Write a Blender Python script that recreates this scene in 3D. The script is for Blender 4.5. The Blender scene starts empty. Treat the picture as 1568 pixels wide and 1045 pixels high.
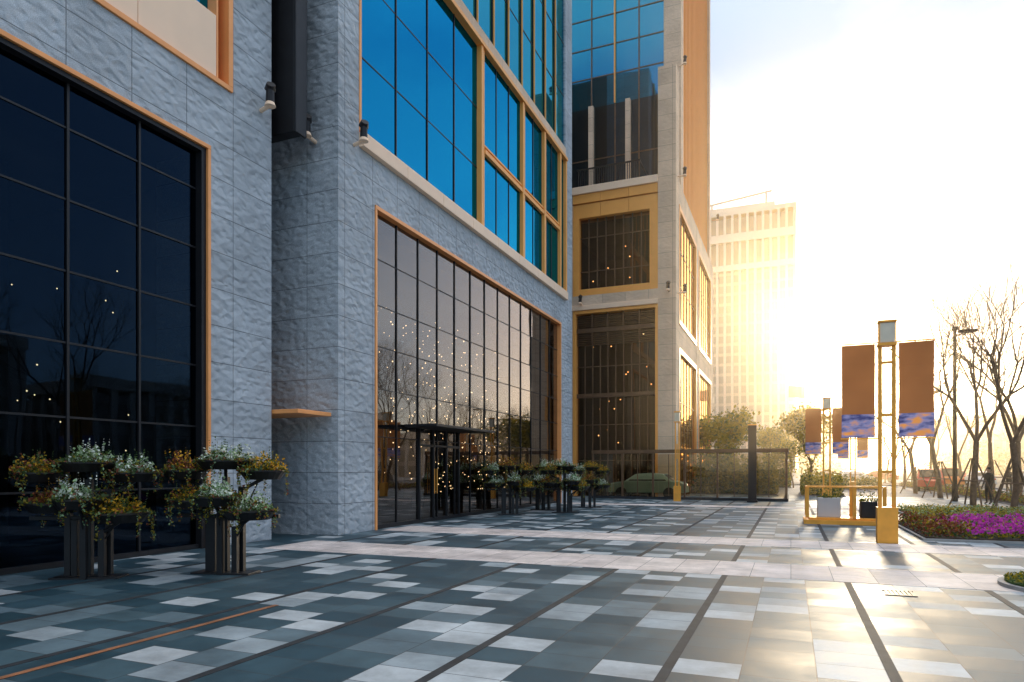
import bpy, math, random
from mathutils import Vector, Matrix
R = random.Random(7)
scene = bpy.context.scene
COL = scene.collection

# ---------------------------------------------------------------- materials
def newmat(name):
    m = bpy.data.materials.new(name); m.use_nodes = True
    nt = m.node_tree
    return m, nt, nt.nodes, nt.links, nt.nodes['Principled BSDF']

def mat(name, col, rough=0.6, metal=0.0, noise=0.25, nscale=4.0, bump=0.0, bscale=20.0, spec=0.5, emis=None, estr=0, stretch=None, trans=0):
    m, nt, N, L, b = newmat(name)
    tc = N.new('ShaderNodeTexCoord')
    mp = N.new('ShaderNodeMapping'); L.new(tc.outputs['Object'], mp.inputs[0])
    if stretch: mp.inputs['Scale'].default_value = stretch
    n = N.new('ShaderNodeTexNoise'); n.inputs['Scale'].default_value = nscale; n.inputs['Detail'].default_value = 2
    L.new(mp.outputs[0], n.inputs['Vector'])
    r = N.new('ShaderNodeValToRGB')
    r.color_ramp.elements[0].position = 0.3; r.color_ramp.elements[1].position = 0.7
    r.color_ramp.elements[0].color = tuple(c*(1-noise) for c in col)+(1,)
    r.color_ramp.elements[1].color = tuple(min(1, c*(1+noise)) for c in col)+(1,)
    L.new(n.outputs['Fac'], r.inputs[0]); L.new(r.outputs[0], b.inputs['Base Color'])
    b.inputs['Roughness'].default_value = rough; b.inputs['Metallic'].default_value = metal
    b.inputs['Specular IOR Level'].default_value = spec
    if bump:
        n2 = N.new('ShaderNodeTexNoise'); n2.inputs['Scale'].default_value = bscale; n2.inputs['Detail'].default_value = 3
        L.new(tc.outputs['Object'], n2.inputs['Vector'])
        bp = N.new('ShaderNodeBump'); bp.inputs['Strength'].default_value = bump; bp.inputs['Distance'].default_value = 0.03
        L.new(n2.outputs['Fac'], bp.inputs['Height']); L.new(bp.outputs[0], b.inputs['Normal'])
    if emis:
        b.inputs['Emission Color'].default_value = emis+(1,); b.inputs['Emission Strength'].default_value = estr
    if trans:
        t = N.new('ShaderNodeBsdfTranslucent'); L.new(r.outputs[0], t.inputs[0])
        mx = N.new('ShaderNodeMixShader'); mx.inputs[0].default_value = trans
        L.new(b.outputs[0], mx.inputs[1]); L.new(t.outputs[0], mx.inputs[2]); L.new(mx.outputs[0], N['Material Output'].inputs[0])
    return m

def stone_mat(name, col, bw=1.0, bh=0.75, bump=0.8, var=0.07):
    m, nt, N, L, b = newmat(name)
    tc = N.new('ShaderNodeTexCoord'); sp = N.new('ShaderNodeSeparateXYZ'); L.new(tc.outputs['Object'], sp.inputs[0])
    ad = N.new('ShaderNodeMath'); ad.operation = 'ADD'; L.new(sp.outputs[0], ad.inputs[0]); L.new(sp.outputs[1], ad.inputs[1])
    cb = N.new('ShaderNodeCombineXYZ'); L.new(ad.outputs[0], cb.inputs[0]); L.new(sp.outputs[2], cb.inputs[1])
    br = N.new('ShaderNodeTexBrick'); br.offset = 0; L.new(cb.outputs[0], br.inputs['Vector'])
    br.inputs['Scale'].default_value = 1; br.inputs['Brick Width'].default_value = bw; br.inputs['Row Height'].default_value = bh
    br.inputs['Mortar Size'].default_value = 0.010; br.inputs['Mortar Smooth'].default_value = 0.4
    br.inputs['Color1'].default_value = tuple(c*(1-var) for c in col)+(1,)
    br.inputs['Color2'].default_value = tuple(c*(1+var) for c in col)+(1,)
    br.inputs['Mortar'].default_value = tuple(c*0.4 for c in col)+(1,)
    n1 = N.new('ShaderNodeTexNoise'); n1.inputs['Scale'].default_value = 70; n1.inputs['Detail'].default_value = 3
    L.new(tc.outputs['Object'], n1.inputs['Vector'])
    n3 = N.new('ShaderNodeTexNoise'); n3.inputs['Scale'].default_value = 0.7; n3.inputs['Detail'].default_value = 4
    L.new(tc.outputs['Object'], n3.inputs['Vector'])
    mx = N.new('ShaderNodeMix'); mx.data_type = 'RGBA'; mx.blend_type = 'MULTIPLY'; mx.inputs[0].default_value = 1
    r = N.new('ShaderNodeValToRGB'); r.color_ramp.elements[0].position = .3; r.color_ramp.elements[1].position = .7
    r.color_ramp.elements[0].color = (.66, .66, .66, 1); r.color_ramp.elements[1].color = (1.22, 1.22, 1.22, 1)
    L.new(n1.outputs['Fac'], r.inputs[0])
    r3 = N.new('ShaderNodeValToRGB'); r3.color_ramp.elements[0].position = .3; r3.color_ramp.elements[1].position = .7
    r3.color_ramp.elements[0].color = (.82, .82, .82, 1); r3.color_ramp.elements[1].color = (1.08, 1.08, 1.08, 1)
    L.new(n3.outputs['Fac'], r3.inputs[0])
    mx2 = N.new('ShaderNodeMix'); mx2.data_type = 'RGBA'; mx2.blend_type = 'MULTIPLY'; mx2.inputs[0].default_value = 1
    L.new(br.outputs['Color'], mx.inputs[6]); L.new(r.outputs[0], mx.inputs[7])
    L.new(mx.outputs[2], mx2.inputs[6]); L.new(r3.outputs[0], mx2.inputs[7])
    L.new(mx2.outputs[2], b.inputs['Base Color'])
    b.inputs['Roughness'].default_value = 0.85
    mp = N.new('ShaderNodeMapping'); mp.inputs['Scale'].default_value = (1, 1, 1.5); mp.inputs['Rotation'].default_value = (0.5, 0.4, 0)
    L.new(tc.outputs['Object'], mp.inputs[0])
    wv = N.new('ShaderNodeTexNoise'); wv.inputs['Scale'].default_value = 3; wv.inputs['Detail'].default_value = 1; L.new(mp.outputs[0], wv.inputs['Vector'])
    mv = N.new('ShaderNodeMix'); mv.data_type = 'RGBA'; mv.blend_type = 'ADD'; mv.inputs[0].default_value = .3; L.new(mp.outputs[0], mv.inputs[6]); L.new(wv.outputs['Color'], mv.inputs[7])
    n2 = N.new('ShaderNodeTexVoronoi'); n2.feature = 'SMOOTH_F1'; n2.inputs['Scale'].default_value = 4.4; n2.inputs['Smoothness'].default_value = .8
    L.new(mv.outputs[2], n2.inputs['Vector'])
    m1 = N.new('ShaderNodeMath'); m1.operation = 'MULTIPLY_ADD'; L.new(br.outputs['Fac'], m1.inputs[0]); m1.inputs[1].default_value = -0.3
    L.new(n2.outputs['Distance'], m1.inputs[2])
    m2 = N.new('ShaderNodeMath'); m2.operation = 'MULTIPLY_ADD'; L.new(n1.outputs['Fac'], m2.inputs[0]); m2.inputs[1].default_value = .05; L.new(m1.outputs[0], m2.inputs[2])
    bp = N.new('ShaderNodeBump'); bp.inputs['Strength'].default_value = bump; bp.inputs['Distance'].default_value = 0.10
    L.new(m2.outputs[0], bp.inputs['Height']); L.new(bp.outputs[0], b.inputs['Normal'])
    return m

def lobby_glass(name, tint, ior=1.6, gl=(1, 1, 1)):
    m, nt, N, L, b = newmat(name); N.remove(b)
    out = N['Material Output']
    tr = N.new('ShaderNodeBsdfTransparent'); tr.inputs[0].default_value = tint+(1,)
    g = N.new('ShaderNodeBsdfGlossy'); g.inputs['Roughness'].default_value = 0.015; g.inputs[0].default_value = gl+(1,)
    f = N.new('ShaderNodeFresnel'); f.inputs[0].default_value = ior
    tc = N.new('ShaderNodeTexCoord'); n = N.new('ShaderNodeTexNoise'); n.inputs['Scale'].default_value = 0.6
    L.new(tc.outputs['Object'], n.inputs['Vector'])
    bp = N.new('ShaderNodeBump'); bp.inputs['Strength'].default_value = 0.06; bp.inputs['Distance'].default_value = .05
    L.new(n.outputs['Fac'], bp.inputs['Height']); L.new(bp.outputs[0], g.inputs['Normal'])
    mx = N.new('ShaderNodeMixShader'); L.new(f.outputs[0], mx.inputs[0]); L.new(tr.outputs[0], mx.inputs[1]); L.new(g.outputs[0], mx.inputs[2])
    L.new(mx.outputs[0], out.inputs[0])
    return m

def curtain_glass(name, base, refl, fac=0.6):
    m, nt, N, L, b = newmat(name); N.remove(b)
    out = N['Material Output']
    d = N.new('ShaderNodeBsdfDiffuse'); d.inputs[0].default_value = base+(1,)
    g = N.new('ShaderNodeBsdfGlossy'); g.inputs['Roughness'].default_value = 0.03; g.inputs[0].default_value = refl+(1,)
    tc = N.new('ShaderNodeTexCoord'); n = N.new('ShaderNodeTexNoise'); n.inputs['Scale'].default_value = 0.35; n.inputs['Detail'].default_value = 1
    L.new(tc.outputs['Object'], n.inputs['Vector'])
    bp = N.new('ShaderNodeBump'); bp.inputs['Strength'].default_value = 0.12; bp.inputs['Distance'].default_value = .08
    L.new(n.outputs['Fac'], bp.inputs['Height']); L.new(bp.outputs[0], g.inputs['Normal'])
    mx = N.new('ShaderNodeMixShader'); mx.inputs[0].default_value = fac
    L.new(d.outputs[0], mx.inputs[1]); L.new(g.outputs[0], mx.inputs[2]); L.new(mx.outputs[0], out.inputs[0])
    return m

def paver_mat(name, cx, cy, x0, stops, joint=0.02, rough=0.42):
    m, nt, N, L, b = newmat(name)
    def math_(op, a, bb=None, c=None):
        n = N.new('ShaderNodeMath'); n.operation = op
        for i, v in enumerate((a, bb, c)):
            if v is None: continue
            if isinstance(v, (int, float)): n.inputs[i].default_value = v
            else: L.new(v, n.inputs[i])
        return n.outputs[0]
    tc = N.new('ShaderNodeTexCoord'); sp = N.new('ShaderNodeSeparateXYZ'); L.new(tc.outputs['Object'], sp.inputs[0])
    fx = math_('DIVIDE', math_('SUBTRACT', sp.outputs[0], x0), cx); ix = math_('FLOOR', fx)
    wn0 = N.new('ShaderNodeTexWhiteNoise'); wn0.noise_dimensions = '1D'; L.new(ix, wn0.inputs['W'])
    off = math_('MULTIPLY', math_('FLOOR', math_('MULTIPLY', wn0.outputs['Value'], 3)), 0.3333)
    fy = math_('ADD', math_('DIVIDE', sp.outputs[1], cy), off); iy = math_('FLOOR', fy)
    cb = N.new('ShaderNodeCombineXYZ'); L.new(ix, cb.inputs[0]); L.new(iy, cb.inputs[1])
    wn = N.new('ShaderNodeTexWhiteNoise'); wn.noise_dimensions = '2D'; L.new(cb.outputs[0], wn.inputs['Vector'])
    cr = N.new('ShaderNodeValToRGB'); cr.color_ramp.interpolation = 'CONSTANT'
    e = cr.color_ramp.elements
    e[0].position = 0; e[0].color = stops[0][1]+(1,); e[1].position = stops[1][0]; e[1].color = stops[1][1]+(1,)
    for p, c in stops[2:]:
        x = e.new(p); x.color = c+(1,)
    L.new(wn.outputs['Value'], cr.inputs[0])
    frx = math_('FRACT', fx); fry = math_('FRACT', fy)
    jx = math_('LESS_THAN', math_('MINIMUM', frx, math_('SUBTRACT', 1, frx)), joint*0.5/cx*0.5)
    jy = math_('LESS_THAN', math_('MINIMUM', fry, math_('SUBTRACT', 1, fry)), joint*0.5/cy*0.5)
    j = math_('MAXIMUM', jx, jy)
    n1 = N.new('ShaderNodeTexNoise'); n1.inputs['Scale'].default_value = 1.3; n1.inputs['Detail'].default_value = 6; n1.inputs['Roughness'].default_value = .7
    L.new(tc.outputs['Object'], n1.inputs['Vector'])
    r = N.new('ShaderNodeValToRGB'); r.color_ramp.elements[0].position = .3; r.color_ramp.elements[1].position = .7
    r.color_ramp.elements[0].color = (.55, .55, .55, 1); r.color_ramp.elements[1].color = (1.2, 1.2, 1.2, 1)
    L.new(n1.outputs['Fac'], r.inputs[0])
    mx = N.new('ShaderNodeMix'); mx.data_type = 'RGBA'; mx.blend_type = 'MULTIPLY'; mx.inputs[0].default_value = 1
    L.new(cr.outputs[0], mx.inputs[6]); L.new(r.outputs[0], mx.inputs[7])
    mj = N.new('ShaderNodeMix'); mj.data_type = 'RGBA'; L.new(j, mj.inputs[0]); L.new(mx.outputs[2], mj.inputs[6]); mj.inputs[7].default_value = (.03, .035, .04, 1)
    L.new(mj.outputs[2], b.inputs['Base Color'])
    rr = math_('ADD', math_('MULTIPLY', wn.outputs['Value'], 0.15), math_('MULTIPLY', n1.outputs['Fac'], 0.3))
    L.new(math_('ADD', rr, rough-0.2), b.inputs['Roughness'])
    b.inputs['Specular IOR Level'].default_value = .5
    n2 = N.new('ShaderNodeTexNoise'); n2.inputs['Scale'].default_value = 90; n2.inputs['Detail'].default_value = 2
    L.new(tc.outputs['Object'], n2.inputs['Vector'])
    h = math_('SUBTRACT', math_('MULTIPLY', n2.outputs['Fac'], 0.25), j)
    bp = N.new('ShaderNodeBump'); bp.inputs['Strength'].default_value = .5; bp.inputs['Distance'].default_value = .004
    L.new(h, bp.inputs['Height']); L.new(bp.outputs[0], b.inputs['Normal'])
    return m

M = {}
M['stone'] = stone_mat('granite_hewn', (.46, .505, .54), 1.25, .8, .6)
M['stone_lt'] = stone_mat('limestone_panels', (.78, .58, .41), 1.4, .9, .2)
M['copper'] = mat('copper_trim', (.95, .38, .12), .4, .1, .08, 2)
M['gold'] = mat('gold_anodised_panel', (.98, .42, .09), .45, .03, .05, 1.5)
M['cream'] = mat('cream_stone_sill', (.98, .70, .48), .5, 0, .02, 2)
M['dark'] = mat('dark_bronze_metal', (.03, .028, .028), .45, .6, .2, 3)
M['bronze'] = mat('bronze_frame', (.15, .08, .04), .45, .3, .2, 3)
M['black'] = mat('black_metal', (.012, .012, .014), .5, .2, .2, 3)
M['glassA'] = lobby_glass('lobby_glass_dark', (.12, .17, .2), 1.38, (.3, .52, .85))
M['glassB'] = lobby_glass('lobby_glass', (.3, .32, .33), 2.3, (.97, .88, .84))
M['glassC'] = lobby_glass('bronze_glass', (.4, .26, .15), 1.9, (.9, .6, .4))
M['blue'] = curtain_glass('blue_curtain_glass', (.002, .05, .10), (.010, .25, .48), .8)
M['teal'] = curtain_glass('teal_curtain_glass', (.004, .05, .08), (.05, .36, .50), .7)
M['amber'] = curtain_glass('amber_curtain_glass', (.10, .05, .02), (.85, .52, .24), .7)
M['dglass'] = curtain_glass('dark_curtain_glass', (.006, .012, .018), (.1, .16, .2), .5)
M['fglass'] = lobby_glass('balustrade_glass', (.70, .60, .45), 1.9, (1, .85, .62))
M['inner'] = mat('lobby_interior', (.06, .05, .04), .7, 0, .3, .5)
M['brass'] = mat('brass_metal', (.92, .40, .05), .45, .12, .1, 4)
M['bulb'] = mat('bulb', (1, .7, .4), .5, emis=(1, .62, .3), estr=8)
M['leaf'] = mat('leaf_green', (.055, .10, .022), .6, 0, .5, 8, trans=.35)
M['leaf2'] = mat('leaf_pale', (.28, .42, .20), .6, 0, .3, 8, trans=.3)
M['leafy'] = mat('leaf_yellowgreen', (.30, .24, .015), .6, 0, .4, 8, trans=.5)
M['redleaf'] = mat('leaf_russet', (.20, .055, .02), .6, 0, .5, 8, trans=.3)
M['yellow'] = mat('petal_yellow', (.80, .42, .02), .6, 0, .3, 8, trans=.3)
M['white'] = mat('petal_white', (.85, .9, .8), .6, 0, .1, 8, trans=.3)
M['purple'] = mat('petal_purple', (.50, .04, .42), .6, 0, .3, 8, trans=.4)
M['bark'] = mat('bark', (.13, .085, .055), .9, 0, .3, 6)
M['wood'] = mat('stake_wood', (.10, .065, .04), .8, 0, .3, 6)
M['soil'] = mat('soil', (.05, .035, .022), .95, 0, .4, 3, .8, 15)
M['grass'] = mat('lawn_grass', (.06, .11, .02), .9, 0, .4, 6, .8, 60)
M['banner'] = mat('banner_cloth', (.31, .14, .055), .7, 0, .12, 1, trans=.55)
M['asphalt'] = mat('asphalt', (.05, .05, .052), .85, 0, .2, 3, .4, 80)
M['ground'] = mat('ground_paving_far', (.17, .165, .16), .8, 0, .2, .2)
M['paint'] = mat('road_paint', (.7, .7, .68), .7, 0, .1, 5)
M['kerb'] = mat('kerb_stone', (.32, .31, .30), .8, 0, .15, 3)
M['strip'] = mat('dark_granite_strip', (.025, .03, .036), .75, 0, .3, 5, spec=.3)
M['cstrip'] = mat('copper_strip', (.45, .20, .10), .5, .4, .25, 5)
M['paver'] = paver_mat('granite_pavers', .58333, .45, -0.97,
    [(0, (.018, .058, .080)), (.25, (.030, .076, .10)), (.45, (.052, .105, .13)), (.62, (.11, .17, .20)), (.75, (.46, .51, .53)), (.88, (.29, .35, .38))], rough=.53)
M['band'] = paver_mat('pale_granite_band', .6, .85, 0, [(0, (.66, .58, .54)), (.3, (.76, .67, .62)), (.7, (.71, .63, .58))], .016, .7)
M['whitepaint'] = mat('white_plaster', (.6, .6, .6), .7, 0, .06, 1)
M['hr'] = mat('highrise_concrete', (.74, .62, .50), .7, 0, .08, .05)
M['hrs'] = mat('highrise_spandrel', (.50, .42, .34), .7, 0, .08, .05)
M['hrg'] = mat('highrise_glazing', (.24, .21, .18), .35, 0, .25, .1)
M['carred'] = mat('car_paint_red', (.5, .03, .02), .25, .1, .05, 1)
M['carwhite'] = mat('car_paint_white', (.65, .65, .65), .25, 0, .05, 1)
M['cargreen'] = mat('car_paint_pale_green', (.42, .60, .50), .25, 0, .05, 1)
M['cardark'] = mat('car_paint_grey', (.08, .09, .10), .25, .2, .05, 1)
M['orange'] = mat('orange_plastic', (.65, .18, .02), .5, 0, .1, 1)
M['tyre'] = mat('tyre_rubber', (.015, .015, .015), .8)
M['skin'] = mat('skin', (.45, .27, .19), .6, 0, .08, 10)
M['hair'] = mat('hair', (.01, .008, .007), .7)
M['lampglass'] = mat('frosted_lamp_glass', (.75, .66, .5), .4, 0, .08, 3)
m, nt, N, L, b = newmat('banner_picture'); tc = N.new('ShaderNodeTexCoord'); mp = N.new('ShaderNodeMapping'); mp.inputs['Scale'].default_value = (1, 1, 2.2); L.new(tc.outputs['Object'], mp.inputs[0])
n = N.new('ShaderNodeTexNoise'); n.inputs['Scale'].default_value = 2.6; n.inputs['Detail'].default_value = 5
L.new(mp.outputs[0], n.inputs['Vector']); r = N.new('ShaderNodeValToRGB'); el = r.color_ramp.elements
el[0].position = .38; el[0].color = (.05, .06, .22, 1); el[1].position = .62; el[1].color = (.8, .36, .10, 1); x = el.new(.5); x.color = (.25, .27, .55, 1)
L.new(n.outputs['Fac'], r.inputs[0]); L.new(r.outputs[0], b.inputs['Base Color'])
t = N.new('ShaderNodeBsdfTranslucent'); L.new(r.outputs[0], t.inputs[0]); mx = N.new('ShaderNodeMixShader'); mx.inputs[0].default_value = .5
L.new(b.outputs[0], mx.inputs[1]); L.new(t.outputs[0], mx.inputs[2]); L.new(mx.outputs[0], N['Material Output'].inputs[0]); M['bannerpic'] = m

# ---------------------------------------------------------------- geometry helpers
def empty(name, loc=(0, 0, 0), rz=0):
    o = bpy.data.objects.new(name, None); o.location = loc; o.rotation_euler = (0, 0, rz); COL.objects.link(o)
    o.empty_display_size = .3
    return o

class P:
    def __init__(s, name, mats, parent=None, bevel=0, smooth=False):
        s.name = name; s.mats = [mats] if isinstance(mats, str) else list(mats)
        s.v = []; s.f = []; s.mi = []; s.parent = parent; s.bevel = bevel; s.smooth = smooth
    def box(s, x0, x1, y0, y1, z0, z1, mi=0):
        if x0 > x1: x0, x1 = x1, x0
        if y0 > y1: y0, y1 = y1, y0
        if z0 > z1: z0, z1 = z1, z0
        i = len(s.v)
        s.v += [(x0, y0, z0), (x1, y0, z0), (x1, y1, z0), (x0, y1, z0), (x0, y0, z1), (x1, y0, z1), (x1, y1, z1), (x0, y1, z1)]
        s.f += [(i, i+3, i+2, i+1), (i+4, i+5, i+6, i+7), (i, i+1, i+5, i+4), (i+1, i+2, i+6, i+5), (i+2, i+3, i+7, i+6), (i+3, i, i+4, i+7)]
        s.mi += [mi]*6; return s
    def quad(s, a, b, c, d, mi=0):
        i = len(s.v); s.v += [tuple(a), tuple(b), tuple(c), tuple(d)]; s.f.append((i, i+1, i+2, i+3)); s.mi.append(mi)
    def cyl(s, p0, p1, r0, r1=None, n=8, mi=0, caps=True):
        r1 = r0 if r1 is None else r1
        p0 = Vector(p0); p1 = Vector(p1); d = (p1-p0).normalized()
        u = d.orthogonal().normalized(); w = d.cross(u); i = len(s.v)
        for p, r in ((p0, r0), (p1, r1)):
            for k in range(n):
                a = 2*math.pi*k/n; q = p+(u*math.cos(a)+w*math.sin(a))*r; s.v.append(tuple(q))
        for k in range(n):
            k2 = (k+1) % n; s.f.append((i+k, i+k2, i+n+k2, i+n+k)); s.mi.append(mi)
        if caps:
            s.f.append(tuple(i+n-1-k for k in range(n))); s.f.append(tuple(i+n+k for k in range(n))); s.mi += [mi, mi]
        return s
    def leaf(s, c, size, mi=0, rnd=R, up=0.0):
        n = Vector((rnd.gauss(0, 1), rnd.gauss(0, 1), rnd.gauss(0, 1)+up)).normalized()
        u = n.orthogonal().normalized(); w = n.cross(u)
        a = rnd.uniform(0, 6.28); u2 = u*math.cos(a)+w*math.sin(a); w2 = n.cross(u2)
        L_ = size*rnd.uniform(.6, 1.3); W = L_*rnd.uniform(.4, .7); c = Vector(c)
        s.quad(c-u2*L_, c-w2*W, c+u2*L_, c+w2*W, mi)
    def oct(s, c, r, mi=0):
        i = len(s.v); x, y, z = c
        s.v += [(x+r, y, z), (x-r, y, z), (x, y+r, z), (x, y-r, z), (x, y, z+r), (x, y, z-r)]
        for t in ((0, 2, 4), (2, 1, 4), (1, 3, 4), (3, 0, 4), (2, 0, 5), (1, 2, 5), (3, 1, 5), (0, 3, 5)):
            s.f.append(tuple(i+k for k in t)); s.mi.append(mi)
    def mesh(s):
        me = bpy.data.meshes.new(s.name); me.from_pydata(s.v, [], s.f)
        for k in s.mats: me.materials.append(M[k])
        me.polygons.foreach_set('material_index', s.mi)
        if s.smooth: me.polygons.foreach_set('use_smooth', [True]*len(me.polygons))
        me.update(); return me
    def done(s):
        o = bpy.data.objects.new(s.name, s.mesh()); COL.objects.link(o)
        if s.parent: o.parent = s.parent
        if s.bevel:
            b = o.modifiers.new('bevel', 'BEVEL'); b.width = s.bevel; b.segments = 2; b.limit_method = 'ANGLE'
        return o

class Wall:
    """facade: 'x' faces +X at x=plane (a=y); 'y' faces -Y at y=plane (a=x)."""
    def __init__(s, o, plane): s.o = o; s.p = plane
    def box(s, part, a0, a1, z0, z1, n0, n1, mi=0):
        if s.o == 'x': part.box(s.p+n0, s.p+n1, a0, a1, z0, z1, mi)
        elif s.o == 'y': part.box(a0, a1, s.p-n1, s.p-n0, z0, z1, mi)
    def pane(s, part, a0, a1, z0, z1, n, tilt=.004):
        t = [R.uniform(-tilt, tilt) for _ in range(4)]
        t[3] = t[0]-t[1]+t[2]
        cs = [(a0, z0), (a1, z0), (a1, z1), (a0, z1)]
        pts = []
        for (a, z), k in zip(cs, t):
            pts.append((s.p+n+k, a, z) if s.o == 'x' else (a, s.p-n-k, z))
        part.quad(*pts)
    def grid(s, gpart, mpart, avals, zvals, n, mw=.03, md=.09, gap=0):
        for i in range(len(avals)-1):
            for j in range(len(zvals)-1):
                s.pane(gpart, avals[i], avals[i+1], zvals[j], zvals[j+1], n)
        for a in avals[1:-1]: s.box(mpart, a-mw, a+mw, zvals[0], zvals[-1], n-.03, n+md)
        for z in zvals[1:-1]: s.box(mpart, avals[0], avals[-1], z-mw*.8, z+mw*.8, n-.035, n+md-.02)

def lin(a, b, n): return [a+(b-a)*i/n for i in range(n+1)]
CA, SA = math.cos(math.radians(22.5)), math.sin(math.radians(22.5))
def loc(u, D):
    k = (u-784)/1031.0
    return D*(-SA+CA*k), D*(CA+SA*k)

# ================================================================ GROUND
g = P('ground', 'ground'); g.box(-2500, 2500, -600, 4000, -.5, 0); g.done()
g = P('plaza_pavement', 'paver'); g.box(-30, 8.9, -12, 46, .0, .004); g.done()
e = empty('paving_bands')
g = P('pale_band', 'band', e)
g.box(-10.4, 9, 11.2, 12.9, .0045, .008); g.box(-10.4, 9, 15.7, 17.3, .0045, .008)
g.box(-10.4, 9, 31, 32.2, .0045, .008); g.done()
g = P('dark_strip', 'strip', e)
for i in range(-5, 6):
    x = -.97+1.75*i
    for y0, y1 in ((-12, 11.19), (12.91, 15.69), (17.31, 30.99), (32.21, 37)): g.box(x-.045, x+.045, y0, y1, .0045, .0085)
g.done()
g = P('copper_inlay', 'cstrip', e); g.box(-5.93, -5.86, -5, 6.6, .009, .012); g.done()
e = empty('drain_cover'); g = P('grating', 'dark', e); xx, yy = 1.2, 10.3
for i in range(7): g.box(xx+i*.05, xx+i*.05+.03, yy, yy+.35, .0045, .013)
g.box(xx-.03, xx+.35, yy-.03, yy, .0045, .014); g.box(xx-.03, xx+.35, yy+.35, yy+.38, .0045, .014); g.done()
g = P('road', 'asphalt'); g.box(16, 34, -200, 900, .001, .005); g.box(-300, 15.9, 75, 90, .001, .005); g.done()
g = P('road_markings', 'paint')
for i in range(120): g.box(24.9, 25.05, -100+i*8, -96+i*8, .0055, .009)
for i in range(30): g.box(-200+i*7, -197+i*7, 82.4, 82.55, .0055, .009)
g.done()
g = P('kerb', 'kerb'); g.box(15.7, 15.95, -200, 74.7, 0, .13); g.box(34.05, 34.3, -200, 900, 0, .13); g.box(-300, 15.6, 74.7, 74.95, 0, .13); g.done()

# ================================================================ BUILDING A (left)
A = empty('stone_lobby_building')
w = Wall('x', -11.5)
st = P('granite_walls', 'stone', A)
w.box(st, 10.86, 12.7, 0, 10.05, -1.6, 0)
w.box(st, 11.46, 12.7, 10.05, 34, -1.6, 0)
w.box(st, -8, 10.86, 8.62, 10.05, -1.0, 0)
st.done()
fr = P('copper_frames', 'copper', A, .006)
w.box(fr, -8, 10.86, 8.53, 8.617, -.2, .03); w.box(fr, 10.78, 10.857, 0, 8.527, -.2, .03)
w.box(fr, -8, 11.457, 10.053, 10.16, -.6, .05); w.box(fr, 11.33, 11.457, 10.163, 34, -.6, .05)
w.box(fr, 11.08, 11.13, 10.163, 34, -.5, -.05)
fr.done()
rv = P('dark_reveal', 'black', A); w.box(rv, -8, 10.777, 8.44, 8.528, -.35, -.03); w.box(rv, 10.66, 10.777, 0, 8.437, -.35, -.03); rv.done()
cr = P('cream_panel', 'cream', A, .01)
for a0, a1 in zip(lin(-8, 11.07, 10)[:-1], lin(-8, 11.07, 10)[1:]): w.box(cr, a0+.006, a1-.006, 10.17, 11.55, -.5, -.04)
cr.done()
gl = P('lobby_glazing', 'glassA', A); mu = P('mullions', 'black', A)
av = [-8, -6.1, -4.7, -3.3, -1.9, -.5, .9, 2.3, 3.7, 5.1, 6.5, 7.9, 9.3, 10.66]
zv = [.1, 1.3, 2.6, 3.9, 5.15, 6.4, 7.65, 8.44]
w.grid(gl, mu, av, zv, -.2, .022, .04); w.box(mu, -8, 10.65, 0, .1, -.3, -.1)
gl.done()
gl = P('upper_glazing', 'blue', A)
w.grid(gl, mu, lin(-8, 11.07, 9), lin(11.6, 34, 8), -.3, .03, .06); gl.done(); mu.done()
bd = P('building_core', 'inner', A); w.box(bd, -8, 12.69, 8.63, 34, -20, -1.65); w.box(bd, -8, 12.69, 0, 8.6, -20, -9)
w.box(bd, -8, 12.0, 0, .02, -8.99, -.45); w.box(bd, 12.0, 12.69, 0, 8.6, -8.99, -1.62); w.box(bd, -8, 10.8, 8.5, 8.615, -8.99, -.46)
w.box(bd, -8.3, -8.01, 0, 34, -20, 0)
w.box(bd, -8, 11.4, 10.1, 34, -1.64, -.61)
bd.done()
fu = P('lobby_pillars', 'inner', A)
for y in (1, 5, 9): w.box(fu, y, y+.5, 0, 8.49, -5, -4.5)
fu.done()
bl = P('lobby_bulbs', 'bulb', A)
for i in range(44): bl.oct((-11.5-R.uniform(1, 5), R.uniform(3, 10.5), R.uniform(1.2, 7.5)), .02)
bl.done()

# recess between
Rr = empty('recess_wall')
g = P('dark_cladding', 'dark', Rr); g.box(-14, -13.4, 12.71, 14.07, 0, 34); g.done()
g = P('dark_fin', 'black', Rr, .02); g.box(-12.3, -11.08, 13.0, 13.3, 9.85, 34); g.box(-11.05, -10.98, 12.95, 13.35, 9.8, 34); g.done()
g = P('entry_lintel', 'copper', Rr, .01); g.box(-13.39, -10.75, 12.75, 14.0, 3.02, 3.12); g.done()

# ================================================================ BUILDING B (centre)
B = empty('granite_office_building')
w = Wall('x', -10.6)
st = P('granite_walls', 'stone', B)
w.box(st, 14.08, 15.70, 0, 10.25, -3.4, 0)
w.box(st, 14.08, 14.97, 10.25, 34, -3.4, 0)
w.box(st, 15.70, 31.95, 8.98, 10.25, -.7, 0)
w.box(st, 31.95, 33.8, 0, 10.25, -3.4, 0)
w.box(st, 32.7, 33.8, 10.25, 34, -3.4, 0)
st.done()
fr = P('copper_frames', 'copper', B, .006)
w.box(fr, 15.703, 31.947, 8.87, 8.977, -.2, .04); w.box(fr, 15.703, 15.78, 0, 8.867, -.2, .04); w.box(fr, 31.85, 31.947, 0, 8.867, -.2, .04)
w.box(fr, 14.973, 15.07, 10.7, 17.3, -.5, .02)
fr.done()
gd = P('gold_posts', 'gold', B, .012)
for y in (22.45, 26.6, 29.3): w.box(gd, y, y+.16, 10.66, 17.3, -.5, .10); w.box(gd, y+.26, y+.36, 10.66, 17.3, -.5, .05)
w.box(gd, 31.6, 31.78, 10.66, 17.3, -.5, .10)
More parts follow.
